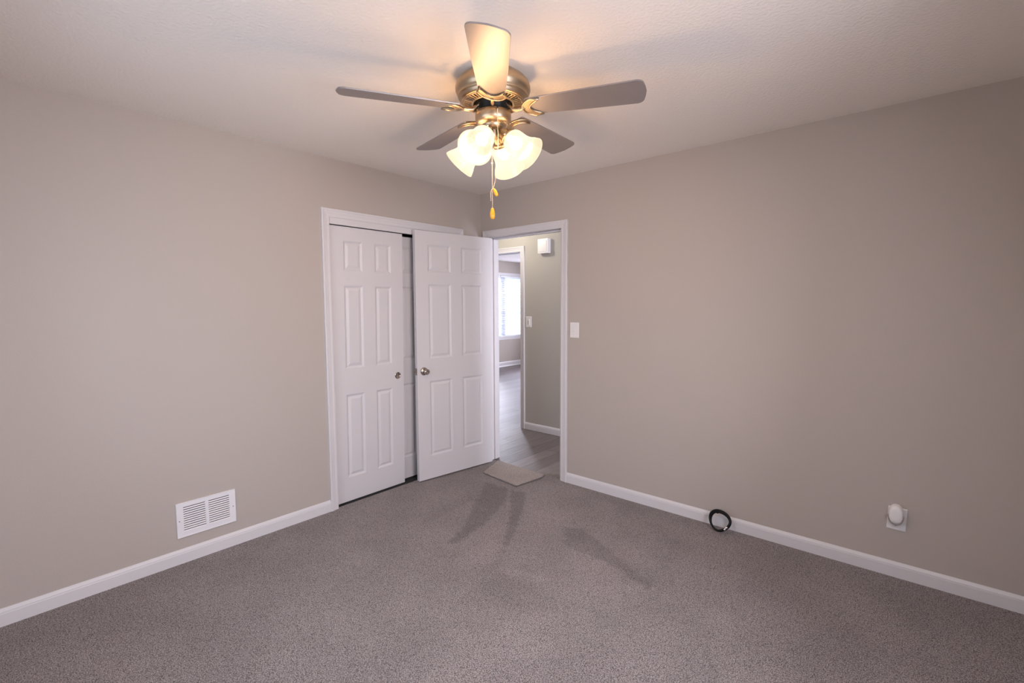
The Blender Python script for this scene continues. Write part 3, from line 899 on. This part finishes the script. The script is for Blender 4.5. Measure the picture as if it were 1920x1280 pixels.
# coil of black cable leaning on the right baseboard
def cable_coil():
    n = 4 * 40
    pts = []
    c = Vector((2.176, -0.072, 0.0692))
    tilt = Matrix.Rotation(math.radians(-22), 4, 'X')      # top leans to the wall
    for k in range(n + 14):
        a = -0.5 + 2 * PI * k / 40
        turn = k / 40
        r = 0.0585 + 0.0025 * math.sin(a * 3 + 0.7) + 0.0055 * math.sin(turn * 2.3) * (0.5 + 0.5 * math.sin(a - 0.6)) + 0.002 * math.sin(turn * 5)
        off = 0.0060 * (turn - 2.2) + 0.004 * math.sin(a * 2 + turn)
        squash = 1.0 if math.sin(a) < 0 else 0.95 + 0.05 * math.cos(turn * 2)
        v = Vector((r * math.cos(a), off, r * squash * math.sin(a)))
        v = tilt @ v
        pts.append(c + v)
    zmin = min(p.z for p in pts)
    ymax = max(p.y for p in pts)
    sh = Vector((0, 0, 0.0054 - zmin))
    pts = [p + sh for p in pts]
    o = MB().tube(pts, 0.0054, 8).build('coiled_cable', M['cable'])
    tag(o, 'coil of black cable leaning against the right baseboard', 'cable')
    for idx, ln in ((0, -1), (-1, 1)):
        p = pts[idx]; q = pts[idx + (1 if idx == 0 else -1)]
        d = (p - q).normalized()
        m = Matrix.Translation(p) @ Vector((0, 0, 1)).rotation_difference(d).to_matrix().to_4x4()
        MB().lathe([(0, -0.004), (0.0064, -0.004), (0.0064, 0.010), (0.0056, 0.011), (0.0056, 0.018), (0.0066, 0.019), (0.0066, 0.026), (0.0, 0.026)], 14, m).build('connector', M['steel'], o)
    for k in (48, 96):
        p = pts[k]; d = (pts[k + 1] - pts[k - 1]).normalized()
        m = Matrix.Translation(p) @ Vector((0, 0, 1)).rotation_difference(d).to_matrix().to_4x4()
        MB().lathe([(0, -0.005), (0.009, -0.005), (0.0095, 0), (0.009, 0.005), (0, 0.005)], 14, m).build('cable_tie', M['cable'], o)
    return o
cable_coil()

# carpet offcut lying in the doorway
def offcut():
    base = [(0.304, -0.306), (0.716, -0.352), (0.752, -0.064), (0.740, -0.012), (0.185, 0.006)]
    pts = []
    for (ax_, ay_), (bx_, by_) in zip(base, base[1:] + base[:1]):
        d = math.hypot(bx_ - ax_, by_ - ay_)
        n = max(2, int(d / 0.006))
        nx_, ny_ = (by_ - ay_) / d, -(bx_ - ax_) / d
        for k in range(n):
            j = random.uniform(-0.003, 0.003)
            pts.append((ax_ + (bx_ - ax_) * k / n + nx_ * j, ay_ + (by_ - ay_) * k / n + ny_ * j))
    mb = MB()
    cx = sum(p[0] for p in pts) / len(pts); cy = sum(p[1] for p in pts) / len(pts)
    def rg(s, z): return [(cx + (x - cx) * s, cy + (y - cy) * s, z) for x, y in pts]
    mb.rings([rg(0.972, 0.0008), rg(0.978, 0.006), rg(1.0, 0.0095), rg(0.998, 0.014), rg(0.975, 0.0170)], True, True, True)
    o = mb.build('carpet_offcut', M['mat'])
    return tag(o, 'loose beige carpet offcut with frayed edge lying at the doorway', 'carpet piece')
offcut()

# ------------------------------------------------------------------ hall ceiling lamp (lights the hall)
t = thing('ceiling_lamp', 'round white glass hall lamp on the hall ceiling outside the bedroom', 'lamp', (-0.48, 0.56, HC))
MB().lathe([(0, 0), (0.15, 0), (0.152, -0.012), (0.145, -0.022), (0, -0.022)], 40).build('lamp_base', M['brass'], t)
MB().lathe([(0.140, -0.022), (0.136, -0.045), (0.112, -0.072), (0.070, -0.090), (0.0, -0.097)], 40).build('lamp_globe', M['hall_globe'], t)
point('hall_lamp_light', (-0.48, 0.56, HC - 0.14), HALL_POWER, (1.0, 0.95, 0.87), 0.05)

# ------------------------------------------------------------------ blinds of the living room window
def blind(y0, y1, label):
    t = thing('window_blind', label, 'blind', (FX - 0.022, y0, 0), (0, 0, 0), None)
    w = y1 - y0
    MB().box((-0.020, 0, LZ1 - 0.045), (0.020, w, LZ1 - 0.004)).build('head_rail', M['vinyl'], t)
    l = MB()
    n = 32
    z0, z1 = LZ0 + 0.035, LZ1 - 0.06
    for k in range(n):
        z = z0 + (z1 - z0) * k / (n - 1)
        m = Matrix.Translation((0, 0, z)) @ Matrix.Rotation(math.radians(16), 4, 'Y')
        l.box((-0.024, 0.004, -0.0012), (0.024, w - 0.004, 0.0012), m)
    l.build('slats', M['slat'], t)
    MB().box((-0.022, 0.002, LZ0 + 0.004), (0.022, w - 0.002, LZ0 + 0.022)).build('bottom_rail', M['vinyl'], t)
    for q in (0.15, 0.85):
        MB().tube([(0.026, w * q, LZ0 + 0.01), (0.026, w * q, LZ1 - 0.02)], 0.001, 6).build('cord', M['vinyl'], t)
    return t
blind(LW0 + 0.01, 4.985, 'white slatted blind left of the mullion in the living room window')
blind(5.00, LW1 - 0.01, 'white slatted blind seen through the doorway in the living room window')
